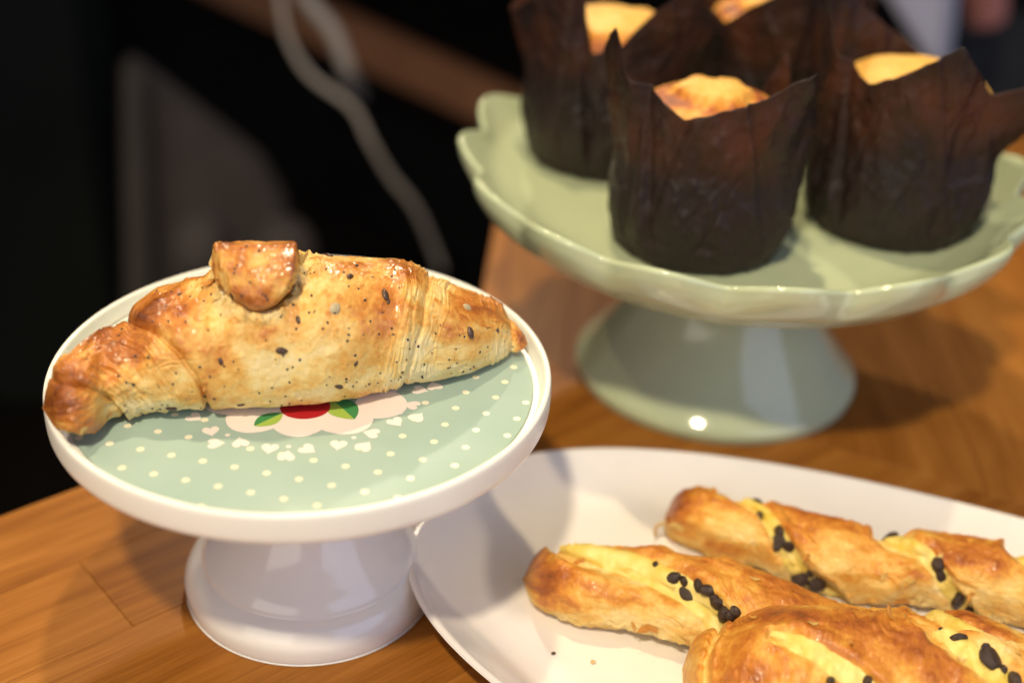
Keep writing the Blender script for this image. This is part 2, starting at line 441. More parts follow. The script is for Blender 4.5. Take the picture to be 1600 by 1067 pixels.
pm = mesh('printed_pattern', PV, PF, smooth=False)
for n_ in pmats: pm.materials.append(M[n_])
pm.polygons.foreach_set('material_index', PM)
link('printed_pattern', pm, None, disc)

# ------------------------------------------------------------------ green cake stand
GX, GY = .1303, .7307
gs = thing('cake_stand', 'large pale green cake stand with scalloped rim, carrying the muffins', 'cake stand', (GX, GY, 0))
GZ = .1235                                            # floor of the plate
CUSP = rad(260); NL = 16
def scallop(ph):
    s = np.sqrt(np.sin(NL/2*(ph-CUSP))**2+.05)
    s = (s-.2236)/.80
    return -.0100*(1-s), -.0078*(1-s)
prof = smooth_prof([(.0, GZ), (.08, GZ), (.122, GZ+.0006), (.136, GZ+.0036), (.148, GZ+.0090), (.158, GZ+.0185, .55), (.1645, GZ+.0258, 1), (.1662, GZ+.0270, 1), (.1678, GZ+.0260, 1), (.1682, GZ+.0236, 1), (.1665, GZ+.0165, .8), (.160, GZ+.0050, .4), (.1525, GZ-.0020, .1), (.1475, GZ-.0060), (.1450, GZ-.0085), (.1420, GZ-.0088), (.132, GZ-.0075), (.08, GZ-.0070), (.0, GZ-.0070)], 5)
TILT = rad(1.9)
pl_ = lathe_mesh('plate', prof, 384, scallop)
pl_.transform(Matrix.Translation((0, 0, GZ)) @ Matrix.Rotation(TILT, 4, 'X') @ Matrix.Translation((0, 0, -GZ)))
link('plate', pl_, M['celadon'], gs)
prof = smooth_prof([(.0, GZ-.0072), (.050, GZ-.0072), (.0500, GZ-.010), (.044, GZ-.0150), (.0385, GZ-.024), (.0375, GZ-.032), (.0392, GZ-.0365), (.0398, GZ-.0400), (.0402, GZ-.0440), (.0450, .0715), (.0600, .0455), (.0755, .0235), (.0835, .0135), (.0880, .0085), (.0892, .0050), (.0885, .0020), (.0865, .0006), (.08, .0005), (.0, .0006)], 5)
link('pedestal', lathe_mesh('pedestal', prof, 220), M['celadon'], gs)

# ------------------------------------------------------------------ white platter
PX, PY, PA, PB, PR, PN = .2422, .4268, .3021, .1315, -.3874, 2.3677
def platter():
    # inset from the rim (m), z
    rows = [(.0, .0205), (.0008, .0217), (.0022, .0221), (.0038, .0214), (.010, .0165), (.020, .0098), (.030, .0062), (.040, .0050), (.060, .0047), (.1, .0047), (.1314, .0047)]
    out = [(.1314, .0009), (.07, .0009), (.046, .0009), (.0445, .0003), (.041, .0003), (.038, .0012), (.022, .0068), (.008, .0150), (.0014, .0188), (.0, .0205)]
    R = smooth_prof([(1+a, z) for a, z in rows[::-1]], 4)+smooth_prof([(1+a, z) for a, z in out[::-1]], 4)
    t = np.linspace(0, 2*np.pi, 360, endpoint=False)
    c, s = np.cos(t), np.sin(t); e = 2/PN
    V = []
    for a, z, _ in R:
        i = a-1; k = max(1e-4, 1-i/PB)
        aa = max(PA-i, 1e-4) if i < .06 else (PA-.06)*(PB-i)/(PB-.06)+1e-5; bb = PB-i+1e-5
        x = aa*np.sign(c)*np.abs(c)**e; y = bb*np.sign(s)*np.abs(s)**e
        V.append(np.stack([x*math.cos(PR)-y*math.sin(PR), x*math.sin(PR)+y*math.cos(PR), 0*x+z], 1))
    me = mesh('platter', np.concatenate(V), gridfaces(len(R), 360)[:, ::-1])
    return tag(link('platter', me, M['platter'], loc=(PX, PY, 0)), 'white oval porcelain platter carrying the chocolate chip twists', 'platter')
platter()
ZP = .0047

# ------------------------------------------------------------------ lofted pastries
class Loft:
    kw = 20
    def __init__(s, top, bot, zf, k=1.1, x0=None, x1=None, endl=14, endr=14, lift=None, n=400):
        top = np.array(top, float); bot = np.array(bot, float)
        s.x0 = x0 if x0 is not None else max(top[0, 0], bot[0, 0]); s.x1 = x1 if x1 is not None else min(top[-1, 0], bot[-1, 0])
        X = np.linspace(s.x0, s.x1, n); s.X = X
        yt = np.interp(X, top[:, 0], top[:, 1]); yb = np.interp(X, bot[:, 0], bot[:, 1])
        ker = np.hanning(13); ker /= ker.sum()
        sm = lambda a: np.convolve(np.pad(a, 6, mode='edge'), ker, 'valid')
        yt, yb = sm(yt), sm(yb); s.yt, s.yb = yt, yb; s.k = k; s.sm = sm; s.dt = 0*X; s.db = 0*X
        s.zf = np.full(n, zf)+(lift(X) if lift else 0)
        f = np.ones(n)
        if endl: q = np.clip((X-s.x0)/endl, 0, 1); f *= np.sqrt(np.clip(1-(1-q)**2, 1e-4, 1))
        if endr: q = np.clip((s.x1-X)/endr, 0, 1); f *= np.sqrt(np.clip(1-(1-q)**2, 1e-4, 1))
        s.f = f; s.solve()
    def solve(s):
        X, k, n = s.X, s.k, len(s.X); t, b = s.yt+s.dt, s.yb+s.db
        ym = (t+b)/2; e = np.maximum((b-t)/2, 2); C = np.zeros((n, 3)); H = np.zeros(n)
        for i in range(n):
            h = .02
            for _ in range(4):
                c = un(X[i], ym[i], s.zf[i]+h*.93); v = c-EYE; depth = v@FW; ph = math.asin(-v[2]/np.linalg.norm(v))
                h = e[i]*depth/FPX/math.sqrt((k*math.sin(ph))**2+math.cos(ph)**2)
            C[i] = c; H[i] = h
        s.C = np.stack([s.sm(C[:, q]) for q in range(3)], 1); s.C[0] = C[0]; s.C[-1] = C[-1]
        s.H = H; s.W = H*k
        s.S = EYE[None]-s.C; s.S[:, 2] = 0; s.S /= np.linalg.norm(s.S, axis=1)[:, None]
    def refit(s, fn, rounds=2):
        """nudge the spine and girth until the outline of the finished surface is the traced one"""
        kw = s.kw; ker = np.hanning(2*kw+1); ker /= ker.sum()
        for _ in range(rounds):
            X = np.linspace(s.x0, s.x1, 260)[:, None]; th = (-np.pi/2+np.linspace(0, 2*np.pi, 120, endpoint=False))[None]
            off = fn(X+0*th, th+0*X, s.at(X, th, 0.))[0]; PX, PY = topx(s.at(X, th, off)); PX, PY = PX.ravel(), PY.ravel()
            g = np.linspace(s.x0+12, s.x1-12, 70); et, eb = [], []
            for x in g:
                m = np.abs(PX-x) < 4; y = PY[m]
                et.append(np.interp(x, s.X, s.yt)-y.min()); eb.append(np.interp(x, s.X, s.yb)-y.max())
            et = np.interp(s.X, g, et); eb = np.interp(s.X, g, eb)
            sm_ = lambda a: np.convolve(np.pad(a, kw, mode='edge'), ker, 'valid')
            s.dt = s.dt+.8*sm_(et); s.db = s.db+.8*sm_(eb); s.solve()
    def at(s, X, th, off):
        X, th, off = np.broadcast_arrays(np.asarray(X, float), th, off)
        I = lambda a: np.interp(X, s.X, a)
        c = np.stack([I(s.C[:, q]) for q in range(3)], -1); S = np.stack([I(s.S[:, q]) for q in range(3)], -1)
        h, w, f, zf = I(s.H), I(s.W), I(s.f), I(s.zf)
        cs, sn = np.cos(th), np.sin(th)
        p = 2.25; sc = (np.abs(cs)**p+np.abs(sn)**p)**(-1/p)
        h2 = h*f+off*np.minimum(f*1.5, 1); w2 = w*f+off*np.minimum(f*1.5, 1)
        P = c+S*(w2*cs*sc)[..., None]; P[..., 2] += h2*sn*sc
        lo = zf+.0004
        d = P[..., 2]-lo
        P[..., 2] = lo+np.where(d > .003, d, .003*np.exp(np.minimum((d-.003)/.003, 0)))
        return P
    def build(s, name, fn, nx, nt, material, parent, origin=(0, 0, 0)):
        s.refit(fn)
        X = np.linspace(s.x0, s.x1, nx)[:, None]; th = (-np.pi/2+np.linspace(0, 2*np.pi, nt, endpoint=False))[None]
        base = s.at(X, th, 0.)
        off, brown, flake = fn(X+0*th, th+0*X, base)
        P = s.at(X, th, off)
        V = P.reshape(-1, 3); F = gridfaces(nx, nt)
        n = len(V); V = np.concatenate([V, [P[0].mean(0)], [P[-1].mean(0)]])
        j = np.arange(nt); j2 = (j+1) % nt
        F = np.concatenate([F, np.stack([j2, j, 0*j+n, 0*j+n], 1)[:, [0, 1, 2, 2]]*1]) if False else F
        capl = [[int(j2[i]), int(j[i]), n] for i in range(nt)]; b = (nx-1)*nt
        capr = [[int(b+j[i]), int(b+j2[i]), n+1] for i in range(nt)]
        me = mesh(name, V[:n], F[:, ::-1], attrs=dict(brown=brown, flake=flake), origin=origin)
        o = link(name, me, material, parent)
        s.bvh = BVHTree.FromPolygons([tuple(v) for v in V[:n]], [tuple(f) for f in F.tolist()])
        return o
    def hit(s, px, py):
        d = ray(px, py); r = s.bvh.ray_cast(Vector(EYE), Vector(d))
        if r[0] is None: return None, None
        nrm = r[1]
        if nrm.dot(Vector(d)) > 0: nrm = -nrm
        return r[0], nrm
TWO = 2*np.pi
def wrapn(X, th, sx, st, seed=0, o=3):
    """noise on the lofted surface that closes in theta; sx per px"""
    return fbm(np.stack([X*sx+seed*13.7, np.cos(th)*st+seed, np.sin(th)*st-seed], -1), o)

# ------------------------------------------------------------------ croissant
top = [(66, 612), (74, 585), (84, 568), (105, 547), (135, 530), (165, 511), (186, 502), (204, 484), (224, 462), (250, 448), (290, 436), (320, 424), (350, 412), (380, 412), (400, 412), (430, 410), (455, 405), (480, 396), (520, 399), (560, 401), (600, 403), (640, 406), (668, 424), (700, 440), (740, 455), (775, 467), (795, 488), (808, 506), (825, 530)]
bot = [(66, 632), (74, 655), (84, 668), (110, 677), (145, 681), (162, 660), (200, 652), (250, 645), (290, 640), (325, 638), (345, 638), (380, 638), (440, 635), (500, 631), (560, 621), (600, 611), (632, 604), (650, 599), (700, 592), (740, 582), (780, 565), (800, 553), (825, 545)]
cr_lift = lambda X: .0070*(1-sstep(90, 150, X))+.0035*sstep(795, 822, X)
L = Loft(top, bot, ZS, k=1.12, endl=12, endr=8, lift=cr_lift)
CO = L.C[200].copy(); CO[2] = ZS
croissant = thing('croissant', 'golden seeded croissant with a brown folded flap, lying across the polka-dot cake stand', 'croissant', CO)
def seam(PX, PY, X, th, pts, wob=3, seed=0):
    P = np.array(pts, float); xs = np.interp(PY, P[:, 1], P[:, 0]); g = np.gradient(P[:, 0], P[:, 1])
    g = np.interp(PY, P[:, 1], g)
    return (PX-xs)/np.sqrt(1+g*g*.7)+wob*wrapn(X, th, .02, 2.2, seed+5, 2)
def croissant_fn(X, th, base):
    off = 0*X; br = 0*X; fl = 0*X
    def add_seam(d, step, crease, width):
        nonlocal off
        off = off+step*(sstep(-2, width, d)-sstep(width, width*5, d))-crease*np.exp(-(d/4.)**2)
    PX, PY = topx(base)
    s1 = seam(PX, PY, X, th, [(170, 470), (188, 492), (206, 502), (232, 512), (258, 530), (285, 560), (304, 590), (318, 618), (328, 650)], 3, 1)
    s2 = seam(PX, PY, X, th, [(60, 585), (98, 596), (122, 601), (142, 607), (160, 616), (178, 630), (192, 648), (202, 670)], 2, 2)
    s2b = seam(PX, PY, X, th, [(60, 556), (100, 560), (142, 566), (172, 576), (204, 598), (230, 622), (250, 650)], 3, 8)
    s3 = seam(PX, PY, X, th, [(676, 400), (672, 430), (664, 480), (654, 530), (644, 570), (632, 602)], 3, 3)
    s4 = seam(PX, PY, X, th, [(780, 455), (790, 480), (799, 505), (802, 525), (797, 552)], 2, 4)
    add_seam(s1, .0018, .0028, 18); add_seam(s2, .0022, .0018, 9); add_seam(s2b, .0003, .0005, 8)
    off = off+.0016*(sstep(3, -18, s3)-sstep(-18, -90, s3))-.0012*np.exp(-(s3/3.5)**2)
    off = off+.0012*(sstep(2, -10, s4)-sstep(-10, -50, s4))-.0014*np.exp(-(s4/3.)**2)
    s5 = seam(PX, PY, X, th, [(636, 395), (640, 430), (646, 480), (642, 530), (628, 580), (612, 610)], 3, 6)
    off = off-.0006*np.exp(-(s5/3.)**2)
    # layer striations running along the seams
    def striate(d, lo, hi, amp, f, seed):
        nonlocal off, fl
        m = sstep(lo-8, lo+6, d)*(1-sstep(hi-10, hi+8, d))
        m = m*np.clip(.55+1.2*wrapn(X, th, .012, 1.3, seed+2, 2), .15, 1.2)
        w = 3.0*fbm(np.stack([d*f*.30+1.5*wrapn(X, th, .012, 1.2, seed, 2), np.sin(th)*1.1+seed, np.cos(th)*1.1], -1), 3)
        off += amp*m*w; fl += .35*m*w
        return m, w
    m1, w1 = striate(s1, -56, -2, .00045, .55, 11)
    m2, w2 = striate(s2b, -60, 40, .00045, .42, 12)
    m3, w3 = striate(s3, -36, 36, .00045, .74, 13)
    m4, w4 = striate(s4, -34, 24, .00040, .78, 14)
    # lumps and bubbles
    off += .0016*wrapn(X, th, .011, .9, 21, 2)+.00055*wrapn(X, th, .034, 2.8, 22, 3)+.00020*wrapn(X, th, .11, 9, 23, 3)
    # blisters: shallow caps
    bl = wrapn(X, th, .055, 8., 31, 2); off += .0003*sstep(.25, .6, bl)
    # the pit round the flap
    q = np.hypot(np.hypot((PX-404)/54., (PY-425)/62.)**2, 0)**.5; frontm = sstep(-.1, .1, np.cos(th)+.75*np.clip(np.sin(th), 0, 1))
    pit = sstep(1.02, .80, q)*frontm
    off -= .0075*pit
    rim = np.exp(-((q-1.16)/.15)**2)*frontm
    off += .0017*rim*(1+1.6*wrapn(X, th, .06, 8, 41, 3))
    off += blobs(PX, PY, [(338, 446, 12, 26, .0026), (482, 406, 18, 14, .0022), (460, 392, 10, 8, .0016), (400, 497, 50, 9, .0012)])*frontm*(1+1.2*wrapn(X, th, .09, 9, 42, 3))
    # tattered, creased bottom of the left tip
    tip = 1-sstep(120, 175, X)
    off += tip*(.0011*wrapn(X, th, .05, 5, 51, 3)-.0012*np.abs(wrapn(X, th, .035, 4, 52, 2)))
    # browning: crest and the left end are darker, hollows, seams and the near foot stay pale
    up = np.sin(th)
    br = .235+.12*sstep(-.35, .95, up)+.08*(1-sstep(180, 420, PX))
    br += .15*wrapn(X, th, .011, 1.7, 61, 2)+.15*wrapn(X, th, .030, 3.4, 62, 3)
    br += blobs(PX, PY, [(165, 535, 50, 26, .30), (200, 560, 40, 25, .16), (255, 475, 45, 30, .32), (300, 505, 50, 30, .22), (345, 560, 35, 34, .16), (84, 620, 30, 40, .40), (115, 650, 40, 30, .34), (110, 575, 30, 20, .14),
        (150, 672, 24, 14, .38), (130, 590, 40, 20, .18), (600, 475, 50, 38, .26), (560, 415, 60, 16, .24), (640, 430, 22, 30, .18), (600, 530, 40, 30, .14), (725, 475, 40, 28, .24), (770, 480, 24, 20, .22), (735, 520, 30, 20, .10), (816, 535, 12, 30, .50), (510, 600, 30, 14, .06),
        (445, 560, 50, 60, -.12), (480, 620, 90, 18, -.14), (300, 635, 70, 16, -.18), (230, 640, 60, 12, -.14), (480, 440, 26, 40, -.16), (655, 560, 22, 50, -.20), (700, 580, 60, 16, -.16), (775, 545, 24, 20, -.22), (690, 445, 14, 26, -.12), (345, 440, 16, 34, -.26), (400, 490, 50, 10, -.10), (265, 590, 34, 22, -.08)])
    br += -.06*m3+.04*m1+.05*(m1*w1+m2*w2+m3*w3+m4*w4)
    br += .12*np.exp(-((s1-8)/12.)**2)
    br -= .16*pit+.08*rim
    br += .10*sstep(.3, .55, bl)*sstep(0, .6, up)
    return off, np.clip(br, -.1, 1.1), fl
L.build('body', croissant_fn, 1000, 420, M['croissant'], croissant, CO)

# folded flap: the pointed end of the dough, tucked in front; faceted, with a flat glossy top
def make_flap():
    yc = np.interp(400, L.X, L.C[:, 1]); wv = np.interp(400, L.X, L.W)
    rows = [
        [(338, 420, .8), (352, 404, .75), (400, 398, .75), (446, 402, .75), (458, 418, .8)],
        [(331, 404, .25), (341, 373, .12), (400, 371, .12), (455, 372, .12), (466, 396, .25)],
        [(326, 412, -.10), (334, 380, -.34), (400, 386, -.42), (463, 380, -.34), (469, 402, -.10)],
        [(334, 434, -.36), (348, 424, -.60), (404, 430, -.74), (460, 424, -.60), (468, 428, -.36)],
        [(352, 462, -.50), (366, 460, -.72), (405, 463, -.85), (446, 456, -.72), (455, 454, -.50)],
        [(374, 480, -.60), (384, 479, -.78), (404, 485, -.88), (426, 475, -.78), (436, 473, -.60)],
        [(384, 486, -.55), (392, 486, -.66), (405, 488, -.70), (418, 484, -.66), (428, 482, -.55)]]
    V = [tuple(aty(x, y, yc+d*wv)) for r in rows for x, y, d in r]
    F = [(a*5+b, (a+1)*5+b, (a+1)*5+b+1, a*5+b+1) for a in range(6) for b in range(4)]
    me = bpy.data.meshes.new('flap'); me.from_pydata(V, [], F)
    bm = bmesh.new(); bm.from_mesh(me); cl = bm.edges.layers.float.new('crease_edge'); bm.verts.ensure_lookup_table()
    for e in bm.edges:
        a, b = sorted((e.verts[0].index, e.verts[1].index))
        ra, ca, rb, cb = a//5, a % 5, b//5, b % 5
        if ra == rb == 2 and 1 <= ca <= 3 and 1 <= cb <= 3: e[cl] = .92
        if ca == cb and ca in (1, 3) and ra >= 1: e[cl] = .85 if ra < 4 else .6
    bm.to_mesh(me); bm.free()
    tmp = bpy.data.objects.new('tmp', me); COL.objects.link(tmp)
    sb = tmp.modifiers.new('s', 'SUBSURF'); sb.levels = 5; sb.render_levels = 5
    dg = bpy.context.evaluated_depsgraph_get(); me2 = bpy.data.meshes.new_from_object(tmp.evaluated_get(dg)); bpy.data.objects.remove(tmp); bpy.data.meshes.remove(me)
    n = len(me2.vertices); P = np.empty(n*3, np.float32); me2.vertices.foreach_get('co', P); P = P.reshape(-1, 3).astype(float)
    Nn = np.empty(n*3, np.float32); me2.vertices.foreach_get('normal', Nn); Nn = Nn.reshape(-1, 3).astype(float)
    if (Nn*(EYE-P)).sum() < 0: Nn = -Nn; me2.flip_normals()
    PX, PY = topx(P)
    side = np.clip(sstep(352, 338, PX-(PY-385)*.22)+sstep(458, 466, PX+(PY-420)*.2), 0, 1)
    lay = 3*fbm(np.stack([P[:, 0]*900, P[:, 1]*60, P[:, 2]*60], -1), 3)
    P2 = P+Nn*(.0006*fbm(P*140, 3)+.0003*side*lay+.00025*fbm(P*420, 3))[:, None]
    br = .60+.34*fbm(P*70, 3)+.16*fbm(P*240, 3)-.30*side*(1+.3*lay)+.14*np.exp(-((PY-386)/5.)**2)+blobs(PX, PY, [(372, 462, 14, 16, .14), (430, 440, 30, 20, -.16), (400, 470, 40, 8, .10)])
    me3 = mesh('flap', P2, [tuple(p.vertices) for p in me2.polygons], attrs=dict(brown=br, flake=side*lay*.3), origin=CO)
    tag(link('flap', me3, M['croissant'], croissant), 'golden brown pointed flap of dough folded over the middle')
    return BVHTree.FromPolygons([tuple(v) for v in P2], [tuple(p.vertices) for p in me2.polygons])
FB = make_flap()

def seed_mesh(name, a, b, c, n=1, lump=.12, sd=0):
    bm = bmesh.new(); bmesh.ops.create_icosphere(bm, subdivisions=n+1, radius=1)
    co = np.array([v.co for v in bm.verts]); nz = 1+lump*noise(co*1.4+sd*5.3)
    for v, k in zip(bm.verts, nz): v.co = Vector((v.co.x*a*k, v.co.y*b*k, v.co.z*c*k))
    me = bpy.data.meshes.new(name); bm.to_mesh(me); bm.free()
    me.polygons.foreach_set('use_smooth', np.ones(len(me.polygons), dtype=bool))
    return me
def orient(nrm, spin):
    q = Vector(nrm).to_track_quat('Z', 'Y'); return (q.to_matrix() @ Matrix.Rotation(spin, 3, 'Z')).to_euler()
def hit2(px, py):
    d = ray(px, py); best = (None, None, 9)
    for b in (L.bvh, FB):
        r = b.ray_cast(Vector(EYE), Vector(d))
        if r[0] is not None and r[3] < best[2]:
            n_ = r[1] if r[1].dot(Vector(d)) < 0 else -r[1]; best = (r[0], n_, r[3])
    return best[:2]
sm_flax = [seed_mesh('seed', .0024, .0013, .0008, 1, .15, k) for k in range(3)]
for s_ in sm_flax: s_.materials.append(M['flax'])
sm_pale = seed_mesh('seed', .0034, .0026, .0011, 1, .2, 5); sm_pale.materials.append(M['sunflower'])
rs = random.Random(2)
for (px, py, sz, sp) in [(440, 548, 1.15, -.3), (602, 461, 1.2, 1.2), (735, 520, 1.25, 1.4), (547, 432, 1.05, -.3), (514, 400, 1.1, -.1), (648, 411, 1.1, -.2), (322, 411, .9, -.4), (268, 638, 1.1, 0), (466, 500, .8, -1.), (530, 604, .9, -.6), (345, 565, .75, -1.3), (607, 471, .6, 1), (556, 568, .6, .9), (377, 632, .75, 0), (320, 619, .7, -.8), (778, 516, .6, 1), (362, 462, .8, 1.5)]:
    p, nn = hit2(px, py)
    if p is None: continue
    o = link('seed', rs.choice(sm_flax), None, croissant, Vector(p)+nn*.0001-Vector(CO), orient(nn, sp)); o.scale = (sz, sz, sz)
for (px, py, sz, sp) in [(523, 484, 1., .9), (730, 480, .8, -.6)]:
    p, nn = hit2(px, py)
    if p is not None:
        o = link('seed', sm_pale, None, croissant, Vector(p)-nn*.0003-Vector(CO), orient(nn, sp)); o.scale = (sz,)*3; o['label'] = 'pale flat seed'
# poppy seeds: far too many to pick apart, one part
pb = seed_mesh('poppy', 1, .8, .7, 0, .1); pv = np.array([v.co[:] for v in pb.vertices]); pf = [tuple(f.vertices) for f in pb.polygons]
V, F = [], []
rs = random.Random(9)
pts = [(449, 577), (555, 555), (557, 568), (592, 522), (568, 523), (612, 513), (688, 508), (640, 545), (649, 534), (635, 562), (622, 593), (590, 598), (541, 592), (515, 589), (718, 524), (761, 513), (764, 512), (776, 516), (762, 542), (700, 575), (703, 574), (705, 583), (660, 590), (714, 567), (788, 533), (750, 550), (441, 492), (439, 495), (492, 485), (491, 488), (512, 504), (487, 462), (545, 523), (570, 469), (582, 433), (612, 432), (560, 451), (483, 488), (545, 513), (238, 638), (253, 632), (252, 649), (262, 633), (246, 640), (220, 645), (270, 600), (275, 583), (208, 602), (135, 561), (328, 588), (350, 572), (372, 577), (365, 565), (388, 640), (422, 627), (471, 625), (452, 630), (440, 633), (300, 612), (246, 601), (230, 570), (263, 502), (290, 503), (282, 459), (290, 477), (345, 492), (348, 455), (371, 415), (367, 420), (420, 415), (400, 432), (378, 462), (418, 468), (410, 460), (455, 438), (452, 450), (330, 460), (366, 427), (405, 392), (432, 385), (385, 385), (460, 402), (186, 524), (138, 534), (222, 460), (245, 455), (268, 456)]
for _ in range(95):
    X = rs.uniform(180, 800); th = rad(rs.uniform(-40, 95)); q = L.at(X, th, 0.)[()]
    v = q-EYE; z = v@FW; pts.append((800+FPX*(v@RT)/z, 533.5-FPX*(v@UP)/z))
for (px, py) in pts:
    p, nn = hit2(px, py)
    if p is None: continue
    r = rs.uniform(.00045, .00080); mt = np.array(orient(nn, rs.uniform(0, 6)).to_matrix())
    b = len(V); V += ((pv*r)@mt.T+np.array(p)-CO).tolist(); F += [tuple(i+b for i in f) for f in pf]
o = link('poppy_seeds', mesh('poppy_seeds', V, F), M['poppy'], croissant); o['kind'] = 'stuff'
o['label'] = 'tiny blue-black poppy seeds baked on the crust'

# ------------------------------------------------------------------ twists
def make_twist(name, label, top, bot, grooves, chips, seed, paint=(), x0=None, x1=None, k=1.15, endl=14, endr=14, nx=620, nt=300):
    """grooves: (traced line of (px, py, half width), depth, custard yes/no)"""
    T = Loft(top, bot, ZP, k=k, x0=x0, x1=x1, endl=endl, endr=endr); T.kw = 55
    org = T.C[len(T.C)//3].copy(); org[2] = ZP
    t = thing(name, label, 'pastry', org, 'chocolate chip twists on the platter')
    def fn(X, th, base):
        PX, PY = topx(base)
        off = 0*X; br = .28+0*X; fl = 0*X; up = np.sin(th); near = 1e9+0*X; G = 0*X
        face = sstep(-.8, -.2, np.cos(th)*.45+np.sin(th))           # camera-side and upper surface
        for ln_, dep, cust in grooves:
            d, wd, tt = polyd(PX, PY, ln_); d = d+3*wrapn(X, th, .03, 3, seed+1, 2)
            g = np.exp(-np.abs(d/wd)**2.4)
            off -= dep*g*face
            lip = np.exp(-((d-wd*1.45)/(wd*.35+3))**2)+.35*np.exp(-((d+wd*1.5)/(wd*.4+4))**2); off += .0015*lip*face
            G = np.maximum(G, g*face); near = np.where(np.abs(d) < np.abs(near), d, near)
            br += .14*np.exp(-((d-wd*1.2)/(wd*.3+3))**2)*face*(.4+1.5*np.clip(wrapn(X, th, .03, 3, seed+12, 2), 0, 1))
        m = np.clip(.15+1.5*wrapn(X, th, .012, 1.0, seed+3, 2), 0, 1)*(1-G)
        nc = np.clip(near, -200, 200)
        wv = 3.0*fbm(np.stack([nc*.085+1.5*wrapn(X, th, .012, 1.2, seed+2, 2), np.sin(th)*1.0+seed, np.cos(th)*1.0+X*.004], -1), 3)
        off += .00036*m*wv; fl += .25*m*wv
        off += .0018*wrapn(X, th, .012, .9, seed+4, 2)+.0008*wrapn(X, th, .036, 2.6, seed+5, 3)+.00026*wrapn(X, th, .12, 8, seed+6, 3)
        rag = wrapn(X, th, .07, 7, seed+9, 3)
        off += .0012*rag*sstep(.0, -.5, up)
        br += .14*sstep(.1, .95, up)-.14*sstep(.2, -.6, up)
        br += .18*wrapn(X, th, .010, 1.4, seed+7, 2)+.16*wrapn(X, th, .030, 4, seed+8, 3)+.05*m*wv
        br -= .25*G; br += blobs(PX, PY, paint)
        return off, np.clip(br, -.1, 1.1), fl
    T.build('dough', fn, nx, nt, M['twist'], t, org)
    for gi, (ln_, dep, cust) in enumerate(grooves):
        if not cust: continue
        Q = np.array(ln_, float); nu, nv = 90, 17
        tt = np.linspace(0, len(Q)-1, nu); ker = np.hanning(15); ker /= ker.sum()
        q = np.stack([np.convolve(np.pad(np.interp(tt, np.arange(len(Q)), Q[:, c]), 7, mode='reflect', reflect_type='odd'), ker, 'valid') for c in range(3)], 1)
        tn = np.gradient(q[:, :2], axis=0); tn /= np.linalg.norm(tn, axis=1)[:, None]; nn = np.stack([tn[:, 1], -tn[:, 0]], 1)
        V, ok = [], []
        for a in range(nu):
            for s_ in np.linspace(-1, 1, nv):
                x, y = q[a, :2]+nn[a]*s_*q[a, 2]*(.92+.30*float(fbm(np.array([a*.09, s_*.6, seed+gi+.5]), 3)))
                p, nrm = T.hit(x, y)
                if p is None or x < T.x0+4: V.append((0, 0, 0)); ok.append(False); continue
                nz = fbm(np.array([x*.035, y*.035, seed+gi]), 3)
                h = .0022*(1-s_*s_)+.0006*float(nz)*(1-s_**4)-.0008*abs(s_)**4
                p = np.array(p)+np.array(nrm)*h*min(dep/.005, 1.1); V.append(tuple(p)); ok.append(True)
        F = []
        for a in range(nu-1):
            for b in range(nv-1):
                f = [a*nv+b, a*nv+b+1, (a+1)*nv+b+1, (a+1)*nv+b]
                if all(ok[i_] for i_ in f) and max(np.linalg.norm(np.array(V[f[0]])-V[f[i_]]) for i_ in (1, 2, 3)) < .012: F.append(f)
        used_ = sorted({i_ for f in F for i_ in f}); mp_ = {v: i_ for i_, v in enumerate(used_)}
        link('custard', mesh('custard', [V[v] for v in used_], [[mp_[i_] for i_ in f] for f in F], origin=org), M['custard'], t)
    for i, c in enumerate(chips):
        px, py, sx, sy, sp = c; p, nn = T.hit(px, py)
        if p is None: continue
        dep = (np.array(p)-EYE)@FW/FPX
        o = link('chocolate_chip', CH[(i*7+seed//100) % 6], None, t, Vector(p)+nn*min(sx, sy)*dep*.14-Vector(org), (orient(nn, sp).to_matrix() @ Matrix.Rotation(.7*math.sin(i*2.3), 3, 'X') @ Matrix.Rotation(.6*math.cos(i*3.1), 3, 'Y')).to_euler())
        q_ = 1.13+.14*math.sin(i*5.1); dep *= 1.22
        o.scale = (q_*sx*dep, (2.26-q_)*sy*dep, min(sx, sy)*dep*(.72+.2*math.cos(i*1.7)))
    return t, T, org
CH = [seed_mesh('chocolate_chip', 1, 1, 1, 2, .11, 20+k) for k in range(6)]
for c_ in CH: c_.materials.append(M['chocolate'])

topA = [(1036, 808), (1042, 788), (1055, 770), (1080, 760), (1100, 762), (1140, 772), (1180, 784), (1215, 788), (1255, 795), (1320, 808), (1365, 832), (1395, 836), (1430, 828), (1500, 834), (1550, 840), (1575, 856), (1610, 866), (1660, 880), (1740, 905)]
botA = [(1036, 832), (1042, 840), (1060, 850), (1120, 872), (1200, 893), (1280, 925), (1330, 938), (1400, 947), (1440, 946), (1490, 957), (1540, 966), (1600, 982), (1660, 1000), (1740, 1015)]
chA = [(1157, 779, 13, 7, .2), (1180, 787, 9, 6, .4), (1193, 803, 6, 15, 0), (1218, 832, 11, 9, .3), (1222, 846, 10, 9, 0), (1213, 852, 8, 7, .5), (1236, 856, 9, 11, .4), (1250, 902, 14, 11, .3), (1276, 910, 11, 11, 1.), (1262, 896, 7, 6, 0), (1390, 843, 11, 7, -.2), (1466, 882, 11, 9, 0), (1470, 897, 10, 10, .3), (1459, 890, 7, 7, 0), (1496, 937, 10, 13, .2), (1505, 950, 10, 9, .2), (1588, 864, 9, 7, 0), (1600, 870, 9, 8, 0)]
